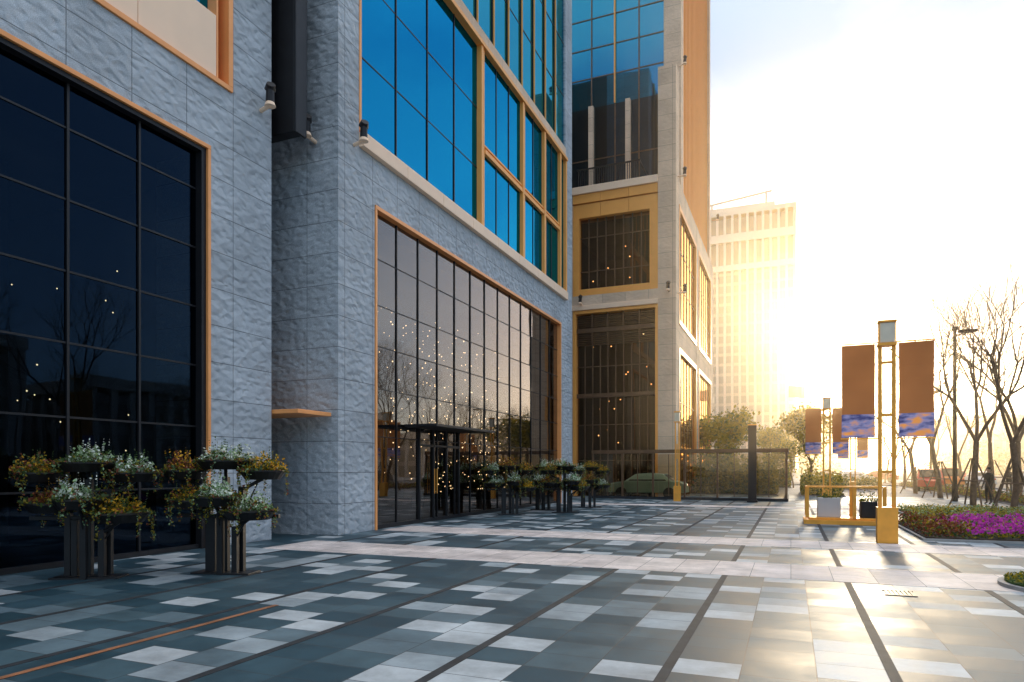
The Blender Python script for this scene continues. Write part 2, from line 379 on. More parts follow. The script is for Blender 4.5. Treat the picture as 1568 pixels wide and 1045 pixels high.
w.box(gd, 32.5, 32.697, 10.66, 17.3, -.5, .1)
w.box(gd, 22.82, 31.59, 13.45, 13.62, -.5, .08); w.box(gd, 22.82, 31.59, 13.72, 13.8, -.5, .04)
w.box(gd, 15.1, 32.69, 17.303, 17.46, -.5, .15)
gd.done()
cr = P('cream_sill', 'cream', B, .015)
av = lin(14.973, 32.697, 8)
for a0, a1 in zip(av[:-1], av[1:]): w.box(cr, a0+.004, a1-.004, 10.253, 10.65, -.5, .16)
cr.done()
bnd = P('upper_band', 'stone_lt', B, .01); w.box(bnd, 14.973, 32.697, 17.47, 18.0, -.6, .03); bnd.done()
mu = P('mullions', 'black', B)
gl = P('lobby_glazing', 'glassB', B)
w.grid(gl, mu, lin(15.79, 31.84, 13), [.12, 2.6, 3.95, 5.15, 6.3, 7.6, 8.86], -.15, .016, .035)
w.box(mu, 15.79, 31.84, 0, .12, -.3, -.1); gl.done()
gl = P('upper_glazing', 'blue', B)
w.grid(gl, mu, lin(15.08, 22.44, 4), [10.66, 12.8, 15.0, 17.3], -.1, .022, .03)
for (a0, a1, nn) in ((22.82, 26.59, 3), (26.97, 29.29, 2), (29.67, 31.59, 2)):
    w.grid(gl, mu, lin(a0, a1, nn), [10.66, 13.45], -.05, .02, .025); w.grid(gl, mu, lin(a0, a1, nn), [13.8, 17.3], -.05, .02, .025)
w.grid(gl, mu, [31.79, 32.49], [10.66, 17.3], -.05)
gl.done()
gl = P('curtain_wall', 'teal', B); w.grid(gl, mu, lin(14.973, 32.697, 12), lin(18, 34, 6), -.1, .025, .035); gl.done(); mu.done()
gm = P('curtain_fins', 'gold', B)
for y in lin(14.973, 32.697, 12)[1:-1]: w.box(gm, y-.02, y+.02, 18, 34, -.06, .0)
gm.done()
bd = P('building_core', 'inner', B)
w.box(bd, 14.98, 32.69, 8.99, 34, -20, -.75); w.box(bd, 14.1, 33.79, 0, 8.97, -20, -10); w.box(bd, 14.98, 32.69, 0, .02, -9.99, -.36)
w.box(bd, 15.71, 31.94, 8.7, 8.975, -9.99, -.71); w.box(bd, 14.1, 14.4, 0, 8.9, -9.99, -3.41); w.box(bd, 33.4, 33.79, 0, 34, -9.99, -3.41)
w.box(bd, 14.1, 14.5, 8.99, 34, -20, -3.41)
bd.done()
fu = P('lobby_pillars', 'inner', B)
for y in (18, 22, 26, 30): w.box(fu, y, y+.6, .02, 8.69, -5, -4.4)
fu.done()
bl = P('hanging_bulbs', 'bulb', B)
for i in range(330):
    t = R.random(); y = 21.5+R.gauss(0, 2.6)+(1-t)*3
    if 16.5 < y < 31: bl.oct((-10.6-R.uniform(.8, 2.5), y, .8+t*6.4), R.uniform(.012, .032))
for i in range(30):
    bl.oct((-10.6-R.uniform(1, 6), R.uniform(16.5, 31), R.uniform(1, 8)), .02)
bl.done()
dr = P('entrance_doors', 'black', B, .006)
dr.box(-10.70, -9.6, 17.4, 21.6, 2.95, 3.03)
for y in (18.3, 19.2, 20.1, 21.0): dr.box(-10.745, -10.68, y-.035, y+.035, .1, 2.95)
dr.box(-10.745, -10.68, 18.35, 20.95, 2.4, 2.47); dr.done()
dh = P('door_handles', 'brass', B)
for y in (19.12, 19.28): dh.cyl((-10.62, y, .9), (-10.62, y, 1.7), .015)
dh.done()

# ================================================================ BUILDING C (far, tower)
C = empty('glass_tower_building')
w = Wall('y', 40.0); wx = Wall('x', -6.2)
st = P('stone_piers', 'stone_lt', C)
w.box(st, -7.25, -6.2, 0, 25.4, -1.2, 0)
w.box(st, -16, -7.253, 11.75, 12.35, -1.2, 0)
w.box(st, -16, -12.5, 0, 11.75, -1.2, 0); w.box(st, -16, -12.5, 12.35, 18.6, -1.2, 0)
for y0, y1 in ((49.2, 50.4), (58.6, 60.5)): wx.box(st, y0, y1, 0, 19, -1.2, 0)
for y0, y1 in ((41.2, 49.2), (50.4, 58.6)):
    wx.box(st, y0, y1, 9.0, 10.4, -1.0, -.02); wx.box(st, y0, y1, 17.6, 19, -1.0, -.02)
st.done()
ld = P('parapet_ledge', 'cream', C, .02); w.box(ld, -16, -7.256, 18.6, 19.05, -1.2, .12); w.box(ld, -16, -7.256, 11.45, 11.747, -1.2, .08); ld.done()
gp = P('gold_fascia', 'gold', C, .01)
for a0, a1 in zip(lin(-12.49, -7.256, 3)[:-1], lin(-12.49, -7.256, 3)[1:]): w.box(gp, a0+.01, a1-.01, 17.15, 18.0, -1.0, -.06); w.box(gp, a0+.01, a1-.01, 18.05, 18.59, -1.0, .02)
w.box(gp, -12.49, -12.1, 12.353, 17.14, -.6, -.02); w.box(gp, -7.75, -7.256, 12.353, 17.14, -.6, -.02); w.box(gp, -12.09, -7.76, 12.353, 12.75, -.6, -.02)
w.box(gp, -7.42, -7.256, 0, 11.44, -.6, -.01); w.box(gp, -12.49, -12.3, 0, 11.44, -.6, -.01); w.box(gp, -12.29, -7.43, 11.25, 11.44, -.6, -.01)
for y0, y1 in ((41.2, 49.2), (50.4, 58.6)):
    for z0, z1 in ((0, 9.0), (10.4, 17.6)):
        wx.box(gp, y0+.003, y0+.25, z0, z1-.003, -.5, .03); wx.box(gp, y1-.25, y1-.003, z0, z1-.003, -.5, .03)
        wx.box(gp, y0+.253, y1-.253, z1-.3, z1-.003, -.5, .03)
        if z0: wx.box(gp, y0+.253, y1-.253, z0+.003, z0+.3, -.5, .03)
gp.done()
mu = P('mullions', 'bronze', C); gl = P('podium_glazing', 'glassC', C)
w.grid(gl, mu, lin(-12.1, -7.76, 8), [12.75, 13.9, 16, 17.14], -.4, .03, .08)
w.grid(gl, mu, lin(-12.29, -7.43, 10), [0, 2.2, 4.4, 6.2, 8, 9.3], -.4, .03, .08)
gl.done()
lv = P('louvres', 'bronze', C)
for i in range(15): w.box(lv, -12.29, -7.43, 9.33+i*.125, 9.38+i*.125, -.5, -.25)
for a in lin(-12.29, -7.43, 5)[1:-1]: w.box(lv, a-.04, a+.04, 9.3, 11.24, -.5, -.2)
for z in (10.2, 6.2): w.box(lv, -12.29, -7.43, z-.12, z+.12, -.45, -.18)
lv.done()
bl = P('hall_bulbs', 'bulb', C)
for i in range(26): bl.oct((R.uniform(-12, -7.6), 40.5+R.uniform(.5, 4), R.uniform(1, 17)), .05)
bl.done()
gl = P('side_glazing', 'amber', C)
for y0, y1 in ((41.2, 49.2), (50.4, 58.6)):
    for z0, z1 in ((0, 8.69), (10.71, 17.29)): wx.grid(gl, mu, lin(y0+.26, y1-.26, 6), lin(z0, z1, 3), -.12, .03, .04)
wtx = Wall('x', -6.9)
wtx.grid(gl, mu, lin(45, 60.2, 16), lin(19, 44, 12), -.1, .03, .04)
gl.done()
wt = Wall('y', 44.0)
gl = P('tower_glazing', 'teal', C); dg = P('tower_lower_glazing', 'dglass', C)
ax = lin(-22, -7.6, 9)
wt.grid(gl, mu, ax, lin(26, 46, 10), 0, .04, .06)
wt.grid(dg, mu, ax, [19, 22.5, 26], 0, .04, .06)
gl.done(); dg.done(); mu.done()
gm = P('tower_fins', 'gold', C)
for a in ax[1:-1:2]: wt.box(gm, a-.05, a+.05, 26, 46, .06, .16)
for y in lin(45, 60.2, 22): wtx.box(gm, y-.06, y+.06, 19, 44.3, .0, .22)
gm.done()
st = P('tower_piers', 'stone_lt', C)
wt.box(st, -7.6, -6.5, 19, 46, -1, .02)
for a in (-12.4, -9.9): wt.box(st, a-.16, a+.16, 19, 26, .0, .3)
wtx.box(st, 60.2, 61.0, 19, 44.6, -1, .4)
st.done()
bd = P('tower_core', 'inner', C); bd.box(-22, -7.6, 44.08, 60.9, 19, 46); bd.box(-7.59, -7.1, 45, 60.2, 19, 44)
bd.box(-16, -7.4, 41.3, 60.2, 18.3, 18.98); bd.box(-16, -14, 41.3, 60.4, 0, 18.2); bd.box(-14, -7.5, 52, 60.2, 0, 18.2); bd.box(-12.5, -7.5, 41.3, 51.9, 11.5, 12.3)
bd.box(-13.9, -7.2, 41.21, 60, 18.1, 18.29)
bd.done()
rl = P('terrace_railing', 'dark', C)
for a in lin(-12.4, -8.6, 28): rl.box(a-.02, a+.02, 40.9, 40.95, 19.05, 20.5)
rl.box(-12.5, -8.5, 40.88, 40.97, 20.5, 20.58); rl.box(-12.5, -8.5, 40.88, 40.97, 19.3, 19.36); rl.box(-8.55, -8.5, 40.9, 44, 20.5, 20.58)
rl.done()

# ================================================================ distant buildings
def far_building(name, x0, x1, y0, y1, H, fl=3.8, bay=3.0, crown=False, m1='hr', m2='hrg'):
    e = empty(name)
    c = P('core', m2, e); c.box(x0+.6, x1-.6, y0+.6, y1-.6, 0, H-1); c.done()
    s = P('piers', m1, e); t = P('spandrels', 'hrs', e); q = P('cornices', m1, e)
    nx = max(2, int((x1-x0)/bay)); ny = max(2, int((y1-y0)/bay))
    zt = H*(.80 if crown else 1)
    for i, x in enumerate(lin(x0+.3, x1-.3, nx)):
        for yy in ((y0, y0+.55), (y1-.55, y1)): s.box(x-.42, x+.42, yy[0]-(.5 if crown else 0), yy[1], 0, H)
    for y in lin(y0+1.2, y1-1.2, ny):
        s.box(x0, x0+.55, y-.45, y+.45, 0, H); s.box(x1-.55, x1, y-.45, y+.45, 0, H)
    z = fl
    while z < zt-.5:
        t.box(x0+.5, x1-.5, y0+.5, y1-.5, z-1.1, z); z += fl
    q.box(x0-.3, x1+.3, y0-.3, y1+.3, H, H+1.6)
    if crown:
        q.box(x0-.2, x1+.2, y0-.6, y1+.2, zt-1.5, zt+.6)
        q.box(x0-.2, x1+.2, y0-.6, y1+.2, H-10, H-7)
        q.box(x0+9, x1-7, y0+8, y1-8, H+1.6, H+6)
        s.cyl((x0+14, y0+8, H+7.5), (x1-8, y0+8, H+10), .4); s.cyl((x0+16, y0+8, H+1.6), (x0+16, y0+8, H+8), .4)
        s.cyl((x1-10, y0+8, H+1.6), (x1-10, y0+8, H+10), .4)
    s.done(); t.done(); q.done(); return e
far_building('highrise_tower', -44, 1.5, 260, 288, 95, 3.7, 2.6, True)
far_building('office_block', 3, 10, 290, 320, 50, 3.8, 2.6)
far_building('office_block', 12, 30, 420, 450, 30)
far_building('office_block', -60, -18, 150, 175, 18)
far_building('low_building', 46, 80, 240, 280, 12)
far_building('low_building', 90, 140, 260, 300, 17)
far_building('low_building', 60, 90, 330, 360, 22)
far_building('shop_building', 62, 80, 60, 130, 12)
far_building('shop_building', 62, 82, -20, 52, 16)
far_building('shop_building', 62, 80, 140, 200, 9)

# ================================================================ glass balustrade/ramp enclosure
F = empty('glass_fence')
fg = P('glass_panels', 'fglass', F); fp = P('posts_and_rail', 'bronze', F, .006); fb = P('base_kerb', 'strip', F)
xs = lin(-10.5, -.2, 6)
for a, b_ in zip(xs[:-1], xs[1:]):
    for c0, c1 in ((a+.07, (a+b_)/2-.02), ((a+b_)/2+.02, b_-.07)):
        t_ = R.uniform(-.01, .01); fg.quad((c0, 37.5+t_, .2), (c1, 37.5-t_, .2), (c1, 37.5-t_, 2.5), (c0, 37.5+t_, 2.5))
    fp.box(a-.05, a+.05, 37.42, 37.58, .15, 2.55)
    fp.box((a+b_)/2-.02, (a+b_)/2+.02, 37.46, 37.54, .2, 2.5)
fp.box(-.27, -.17, 37.44, 37.56, .15, 2.55)
fp.box(-10.55, -.12, 37.40, 37.60, 2.55, 2.75); fb.box(-10.55, -.12, 37.38, 37.62, 0, .15)
for y in lin(37.6, 43.6, 5):
    fp.box(-.26, -.18, y, y+.07, .15, 2.55)
fg.quad((-.22, 37.6, .2), (-.22, 43.6, .2), (-.22, 43.6, 2.5), (-.22, 37.6, 2.5)); fp.box(-.3, -.12, 37.603, 43.8, 2.55, 2.75); fb.box(-.34, -.12, 37.623, 43.8, 0, .15)
fg.done(); fp.done(); fb.done()
F = empty('dark_totem_sign'); x, y = loc(1152, 34.2)
g = P('totem_body', 'black', F, .015); g.box(x-.2, x+.2, y-.1, y+.1, .1, 3.9); g.box(x-.26, x+.26, y-.16, y+.16, 0, .1); g.done()
g = P('totem_cap', 'brass', F, .01); g.box(x-.21, x+.21, y-.11, y+.11, 3.9, 3.96); g.done()

# ================================================================ wall flood lights
def floodlight(x, y, z, d=(1, -.3, 0)):
    e = empty('wall_floodlight', (x, y, z)); d = Vector(d).normalized()
    b = P('bracket', 'cream', e, .01); q = d*.4
    b.cyl((0, 0, 0), tuple(q), .05); b.cyl((q.x, q.y, -.03), (q.x, q.y, .06), .13, .10, 12); b.done()
    h = P('lamp_head', 'black', e, smooth=False); h.cyl((q.x, q.y, .07), (q.x+.02, q.y-.02, .36), .10, .09, 12); h.cyl((q.x-.01, q.y+.01, .36), (q.x+.08, q.y-.06, .44), .13, .10, 12); h.done()
floodlight(-11.5, 12.35, 10.1); floodlight(-11.3, 14.08, 10.1, (.1, -1, 0)); floodlight(-10.6, 14.75, 10.2)
floodlight(-6.6, 40, 12.1, (0, -1, 0)); floodlight(-6.2, 40.6, 19.0, (1, 0, 0)); floodlight(-6.2, 40.6, 12.1, (1, 0, 0)); floodlight(-11.9, 40, 11.8, (0, -1, 0)); floodlight(-6.6, 44, 27.5, (1, -.5, 0)); floodlight(-6.2, 60, 23, (1, 0, 0))

# ================================================================ flower stands
def clump(p, c, rx, rz, n, mis, size, rnd=R):
    for _ in range(n):
        a = rnd.uniform(0, 6.283); r = math.sqrt(rnd.random())*rx
        zz = rnd.random()**1.2*rz*(1-.6*(r/rx)**2)*(.75+.5*math.sin(a*3+c[0]*7))
        p.leaf((c[0]+r*math.cos(a), c[1]+r*math.sin(a), c[2]+zz), size, rnd.choice(mis), rnd, .4)

def flower_stand(x, y, rz, seed, s=1.0):
    rnd = random.Random(seed); e = empty('flower_stand', (x, y, 0), rz)
    fr = P('steel_posts', 'black', e, .004); tr = P('trays', 'dark', e)
    pl = P('planting', ['leaf', 'leaf2', 'redleaf', 'yellow', 'white', 'leafy'], e)
    trays = [(-.55, .05, 1.15, .45), (.5, -.1, 1.0, .45), (-.05, .15, 1.78, .46), (.55, .2, 1.62, .38), (-.75, .1, 1.62, .36), (.05, -.38, 1.22, .36)]
    fr.box(-.9, .9, .02, .08, .9, .96)
    kinds = [(4, 4, 0, 1, 1), (3, 3, 0, 5), (2, 2, 3, 2), (4, 1, 4, 1), (3, 2, 0, 5), (1, 1, 4, 0)]; rnd.shuffle(kinds)
    for i, (tx, ty, tz, tr_) in enumerate(trays):
        tz *= s
        tx += rnd.uniform(-.06, .06)
        tr.cyl((tx, ty, tz-.13), (tx, ty, tz), tr_*.72, tr_*.97, 20)
        tr.cyl((tx, ty, tz), (tx, ty, tz+.02), tr_, tr_, 20)
        px, py = tx*.42, ty*.5
        fr.box(px-.045, px+.045, py-.045, py+.045, 0, tz-.25)
        fr.cyl((px, py, tz-.3), (tx, ty, tz-.12), .03, .03, 6)
        fr.cyl((px, py, tz*.55), (tx*.9, ty*.9, tz-.13), .014, .014, 5)
        kind = kinds[i]
        clump(pl, (tx, ty, tz), tr_*1.05, .2, 520, [0, 0, 5, 2, 0], .03, rnd)
        for q in range(4):
            a = rnd.uniform(0, 6.28); rr_ = tr_*rnd.uniform(.2, .6)
            clump(pl, (tx+rr_*math.cos(a), ty+rr_*math.sin(a), tz+.04), tr_*.45, .26, 220, kind, .027, rnd)
        for q in range(14):
            a = rnd.uniform(0, 6.28); rr_ = tr_*rnd.uniform(0, .8); hh = rnd.uniform(.2, .42)
            for t in range(9): pl.leaf((tx+rr_*math.cos(a)*(1+t*.02), ty+rr_*math.sin(a), tz+.05+hh*t/9), .018, kind[2] if t > 5 else 0, rnd)
        for k in range(10):
            a = rnd.uniform(0, 6.28); L_ = rnd.uniform(.1, .5)
            vx, vy = tx+tr_*1.02*math.cos(a), ty+tr_*1.02*math.sin(a)
            for q in range(int(L_*110)):
                pl.leaf((vx+rnd.gauss(0, .018), vy+rnd.gauss(0, .018), tz+.05-rnd.random()*L_), .022, rnd.choice([0, 1, 5, 5, 2]), rnd)
    fr.box(-.5, .5, -.2, .2, 0, .03)
    fr.done(); tr.done(); pl.done()
for i, (u, D, s, rz) in enumerate(((137, 10.5, 1.0, 28), (346, 10.95, 1.02, 14), (783, 25, 1.0, 30), (832, 27.6, .98, 5), (866, 26, 1.0, 40), (903, 29.5, .98, 20))):
    x, y = loc(u, D); flower_stand(x, y, math.radians(rz), 40+i, s)

# ================================================================ banner lamp posts
def banner_post(x, y, banners=True, s=1.0):
    e = empty('banner_lamp_post', (x, y, 0)); e.scale = (s, s, s)
    p = P('brass_frame', 'brass', e, .006)
    p.box(-.21, .21, -.15, .15, 0, .82)
    for q in (-.14, .14): p.box(q-.04, q+.04, -.05, .05, .82, 4.55)
    for z in (1.6, 2.9, 4.1): p.box(-.10, .10, -.03, .03, z, z+.06)
    p.box(-.19, .19, -.14, .14, 4.5, 4.57); p.box(-.19, .19, -.14, .14, 5.03, 5.08)
    for a in (-.17, .15):
        for b_ in (-.13, .11): p.box(a, a+.02, b_, b_+.02, 4.57, 5.03)
    if banners:
        for sgn in (-1, 1):
            for z in (2.38, 4.58): p.box(sgn*.18, sgn*.95, -.012, .012, z, z+.03)
    p.done()
    l = P('lantern_glass', 'lampglass', e); l.box(-.15, .15, -.11, .11, 4.58, 5.02); l.done()
    if banners:
        b = P('banners', ['banner', 'bannerpic', 'cream'], e, smooth=True)
        for sgn in (-1, 1):
            n = 8; x0, x1 = sgn*.24, sgn*.93
            for i in range(n):
                z0 = 2.42+(4.57-2.42)*i/n; z1 = 2.42+(4.57-2.42)*(i+1)/n
                w0 = .03*math.sin(i*.9+sgn); w1 = .03*math.sin((i+1)*.9+sgn)
                b.quad((x0, w0, z0), (x1, -w0, z0), (x1, -w1, z1), (x0, w1, z1), 1 if i < 2 else 0)
        b.done()
x, y = loc(1358, 15.4); banner_post(x, y)
x, y = loc(1266, 32); banner_post(x, y)
x, y = loc(1306, 46); banner_post(x, y)
def brass_lamp(x, y):
    e = empty('brass_lamp_post', (x, y, 0)); p = P('brass_frame', 'brass', e, .006)
    p.box(-.17, .17, -.14, .14, 0, .8)
    for q in (-.09, .09): p.box(q-.03, q+.03, -.03, .03, .8, 4.1)
    p.box(-.16, .16, -.13, .13, 4.1, 4.15); p.box(-.16, .16, -.13, .13, 4.62, 4.68); p.box(-.03, .03, -.05, -.02, 2.2, 3.0); p.done()
    l = P('lantern_glass', 'lampglass', e); l.box(-.12, .12, -.1, .1, 4.16, 4.61); l.done()
x, y = loc(1037, 35); brass_lamp(x, y)

def frame_planter(u, D, s=1.0):
    x, y = loc(u, D); e = empty('brass_frame_planter', (x, y, 0)); e.scale = (s, s, s)
    p = P('brass_frame', 'brass', e, .008)
    p.box(-1.15, 1.15, -.7, .7, 0, .14); p.box(-1.0, 1.0, -.6, .6, .14, .2)
    for a in (-1.05, .25, 1.05):
        for b_ in (-.6, .6): p.box(a-.05, a+.05, b_-.05, b_+.05, .2, 1.12)
    for b_ in (-.6, .6): p.box(-1.1, 1.1, b_-.03, b_+.03, 1.12, 1.16)
    for a in (-1.1, 1.04): p.box(a, a+.06, -.567, .567, 1.122, 1.158)
    p.done()
    q = P('planter_box', 'whitepaint', e, .02); q.box(-.75, -.1, -.3, .3, .2, .8); q.done()
    q = P('planter_box_dark', 'dark', e, .02); q.box(.45, .9, -.3, .3, .2, .7); q.done()
    f = P('planting', ['leaf', 'leafy'], e); clump(f, (-.42, 0, .8), .35, .3, 400, [0, 1], .03); clump(f, (.67, 0, .7), .3, .35, 400, [0, 1], .03); f.done()
frame_planter(1292, 20.9)

# ================================================================ flower beds
def bed(name, x0, x1, y0, y1, fn, n, size=.04, h=.28):
    e = empty(name)
    k = P('edging', 'kerb', e); k.box(x0-.08, x1+.08, y0-.08, y1+.08, 0, .06); k.done()
    s = P('soil', 'soil', e); s.box(x0, x1, y0, y1, .06, .09); s.done()
    f = P('plants', ['leaf', 'leafy', 'redleaf', 'purple', 'leaf2'], e)
    for _ in range(n):
        x = R.uniform(x0, x1); y = R.uniform(y0, y1)
        hh = h*(.7+.3*math.sin(x*5+math.sin(y*2.3))*math.sin(y*4+x))*R.uniform(.8, 1.15)
        z = .09+hh*R.random()
        f.leaf((x, y, z), size, fn(x, y, (z-.09)/h), R, .5)
    f.done()
def fnb(x, y, t):
    if x > 3.9+.35*math.sin(y*2) and y < 27:
        return 3 if (t > .3 and R.random() < .8) else R.choice([0, 1])
    return R.choice([2, 2, 1, 0, 2])
bed('flower_bed', 2.95, 9.0, 18.4, 23.5, fnb, 18000, .045, .38)
bed('flower_bed', 3.9, 9.0, 25.5, 31, lambda x, y, t: R.choice([0, 1, 1, 4]), 9000)
e = empty('round_lawn_patch'); g = P('kerb_ring', 'kerb', e); g.cyl((3.8, 11.75, 0), (3.8, 11.75, .06), 1.0, 1.0, 40); g.done()
g = P('turf', 'grass', e); g.cyl((3.8, 11.75, .061), (3.8, 11.75, .09), .92, .92, 40); g.done()
g = P('grass_blades', ['leaf', 'leafy'], e)
for _ in range(3500):
    a = R.uniform(0, 6.28); r = .92*math.sqrt(R.random()); g.leaf((3.8+r*math.cos(a), 11.75+r*math.sin(a), .09+R.random()*.05), .025, R.choice([0, 1]), R, 0)
g.done()
bed('shrub_bed', -6.0, -.8, 45.2, 50, lambda x, y, t: R.choice([0, 1, 1]), 9000, .11, 2.7)
bed('shrub_bed', .6, 3.0, 45, 52, lambda x, y, t: R.choice([0, 1, 1]), 5000, .09, 1.5)
bed('hedge', 1.5, 6.5, 60, 63, lambda x, y, t: R.choice([0, 1, 0]), 5000, .09, 1.2)
bed('hedge', -6, 0, 64, 68, lambda x, y, t: R.choice([0, 1, 0]), 6000, .1, 2.0)
bed('hedge', 9.6, 11, 20, 74, lambda x, y, t: R.choice([0, 1, 2]), 14000, .06, .5)

# ================================================================ trees
def tree_parts(seed, H, leafy=False, depth=6):
    rnd = random.Random(seed); wd = P('trunk_and_branches', 'bark', None, smooth=True); ends = []
    def grow(p, d, L_, r, k):
        ns = 3
        for i in range(ns):
            d = (d+Vector((rnd.gauss(0, .09), rnd.gauss(0, .09), .07))).normalized()
            q = p+d*(L_/ns); r2 = r*.94
            wd.cyl(p, q, r, r2, 6 if k > 3 else (4 if k > 1 else 3), caps=False); p = q; r = r2
            if k <= 4 and k > 0 and rnd.random() < .5:
                a = rnd.uniform(0, 6.28); s_ = d.orthogonal().normalized(); s_.rotate(Matrix.Rotation(a, 3, d))
                grow(p, (d*.6+s_*.7).normalized(), L_*.5, r*.5, max(0, k-3))
        if k == 0: ends.append(p); return
        n = 3 if rnd.random() < .5 else 2
        a0 = rnd.uniform(0, 6.28)
        for j in range(n):
            s_ = d.orthogonal().normalized(); s_.rotate(Matrix.Rotation(a0+6.28*j/n, 3, d))
            sp = rnd.uniform(.32, .62); grow(p, (d+s_*sp).normalized(), L_*rnd.uniform(.68, .86), r*.70, k-1)
        ends.append(p)
    grow(Vector((0, 0, 0)), Vector((0, 0, 1)), H*.25, H*.0125, depth)
    lf = None
    if leafy:
        lf = P('foliage', ['leaf', 'leafy'], None)
        for q in ends:
            k_ = rnd.choice([(0, 0, 1), (1, 1, 0), (1, 1, 1)])
            for _ in range(24): lf.leaf(q+Vector((rnd.gauss(0, .3), rnd.gauss(0, .3), rnd.gauss(0, .25))), .12, rnd.choice(k_), rnd)
    return wd.mesh(), (lf.mesh() if lf else None)
bare = [tree_parts(100+i, 10.8+i*.6) for i in range(4)]
green = [tree_parts(200+i, 6.4+i, True, 4) for i in range(2)]
def add_tree(name, kind, x, y, s=1.0, stakes=False):
    e = empty(name, (x, y, 0), R.uniform(0, 6.28)); e.scale = (s, s, s*R.uniform(.93, 1.08))
    o = bpy.data.objects.new('trunk_and_branches', kind[0]); COL.objects.link(o); o.parent = e
    if kind[1]:
        o = bpy.data.objects.new('foliage', kind[1]); COL.objects.link(o); o.parent = e
    if stakes:
        p = P('support_stakes', 'wood', e)
        for k in range(4):
            a = k*math.pi/2+.4; p.cyl((1.0*math.cos(a), 1.0*math.sin(a), 0), (.1*math.cos(a), .1*math.sin(a), 2.1), .04, .035, 6)
        for k in range(4):
            a = k*math.pi/2+.4; b_ = a+math.pi/2; p.cyl((.55*math.cos(a), .55*math.sin(a), 1.1), (.55*math.cos(b_), .55*math.sin(b_), 1.1), .03, .03, 6)
        p.done()
i = 0
for (u, D, s) in ((1552, 27, .97), (1490, 31, .97), (1440, 39, .97), (1402, 46, .92), (1384, 56, .9), (1368, 66, .85), (1355, 80, .85), (1520, 42, 1), (1470, 58, 1), (1560, 36, 1.1), (1430, 75, 1)):
    x, y = loc(u, D); add_tree('bare_street_tree', bare[i % 4], x, y, s, D < 50); i += 1
for y in range(-6, 34, 8):
    add_tree('bare_street_tree', bare[i % 4], 13.6+R.uniform(-.3, .3), y, 1.05, False); i += 1
for y in range(40, 150, 14):
    add_tree('bare_street_tree', bare[i % 4], 36+R.uniform(-.5, .5), y, 1.1, False); i += 1
for (u, D, s) in ((1122, 46, 1.12), (1240, 50, 1.05), (1082, 50, 1.1), (1180, 70, .95), (1215, 60, .85), (1205, 95, 1.2)):
    x, y = loc(u, D); add_tree('leafy_tree', green[i % 2], x, y, s); i += 1
dt = P('distant_trees', ['bark', 'leaf'])
rnd = random.Random(5)
for _ in range(16000):
    t = rnd.random(); x = 4+t*200; y = 190+rnd.random()*30+20*math.sin(x*.05)
    if 14 < x < 36: continue
    dt.leaf((x, y, rnd.random()**1.4*(6+3*math.sin(x*.3)+2*math.sin(x*.83))), .5, rnd.choice([0, 0, 1]), rnd)
dt.done()

# ================================================================ street lamps
def street_lamp(x, y, H=9, rz=0):
    e = empty('street_lamp', (x, y, 0), rz); p = P('pole', 'dark', e, smooth=False)
    p.cyl((0, 0, 0), (0, 0, .9), .15, .14, 10); p.cyl((0, 0, .9), (0, 0, H), .11, .08, 10); p.cyl((0, 0, H-.35), (.9, 0, H-.15), .035, .03, 6); p.box(-.12, .12, -.08, .08, H-.05, H+.12); p.done()
    h = P('lamp_head', 'dark', e, .02); h.box(.2, 1.0, -.14, .14, H-.2, H-.05); h.done()
x, y = loc(1462, 35); street_lamp(x, y, 8.95); x, y = loc(1425, 62); street_lamp(x, y, 8.9); x, y = loc(1385, 95); street_lamp(x, y, 9)
for u in (1207, 1216):
    x, y = loc(u, 110); e = empty('flagpole', (x, y, 0)); p = P('pole', 'whitepaint', e); p.cyl((0, 0, 0), (0, 0, 15.5), .1, .06, 8); p.done()
    f = P('flag', 'carred' if u == 1207 else 'carwhite', e)
    for k in range(6): f.quad((k*.4, .15*math.sin(k), 13.4-k*.05), (k*.4+.4, .15*math.sin(k+1), 13.35-k*.05), (k*.4+.4, .15*math.sin(k+1), 15.2-k*.06), (k*.4, .15*math.sin(k), 15.3-k*.06))
    f.done()

# ================================================================ cars
def car(x, y, rz, paint, h=1.45, L_=4.4, name='parked_car'):
    e = empty(name, (x, y, 0), rz)
    W = .88
    prof = [(-2.2, .35), (-2.2, .8), (-1.95, .95), (-1.5, 1.0), (-1.0, h-.05), (-.2, h), (.55, h-.05), (1.15, 1.0), (1.9, .88), (2.2, .7), (2.2, .35)]
    prof = [(a*L_/4.4, b) for a, b in prof]
    b = P('body', [paint, 'glassC', 'tyre'], e, .03)
    i = len(b.v); n = len(prof)
    for sy in (-1, 1):
        for (a, z) in prof: b.v.append((a, sy*W*(.82 if z > 1.05 else 1), z))
    b.f.append(tuple(range(i, i+n))); b.f.append(tuple(reversed(range(i+n, i+2*n)))); b.mi += [0, 0]
    for k in range(n):
        k2 = (k+1) % n; b.f.append((i+k2, i+k, i+n+k, i+n+k2)); b.mi.append(0)
    b.done()
    gq = P('windows', 'black', e)
    for sy in (-1, 1):
        gq.quad((-1.2, sy*(W+.004), 1.02), (.95, sy*(W+.004), 1.02), (.5, sy*(W*.82+.012), h-.12), (-.9, sy*(W*.82+.012), h-.12))
    gq.quad((1.13, -.72, 1.05), (1.13, .72, 1.05), (.62, .66, h-.08), (.62, -.66, h-.08)); gq.quad((-1.5, -.72, 1.05), (-1.5, .72, 1.05), (-1.06, .66, h-.08), (-1.06, -.66, h-.08))
    gq.done()
    t = P('wheels', 'tyre', e)
    for a in (-1.35, 1.35):
        for sy in (-1, 1): t.cyl((a, sy*.68, .33), (a, sy*.9, .33), .33, .33, 16)
    t.done()
    l = P('lights', 'carred', e)
    for sy in (-.7, .7): l.box(-2.23, -2.19, sy-.12, sy+.12, .7, .85)
    l.done()
x, y = loc(1305, 78); car(x, y, math.radians(10), 'carwhite')
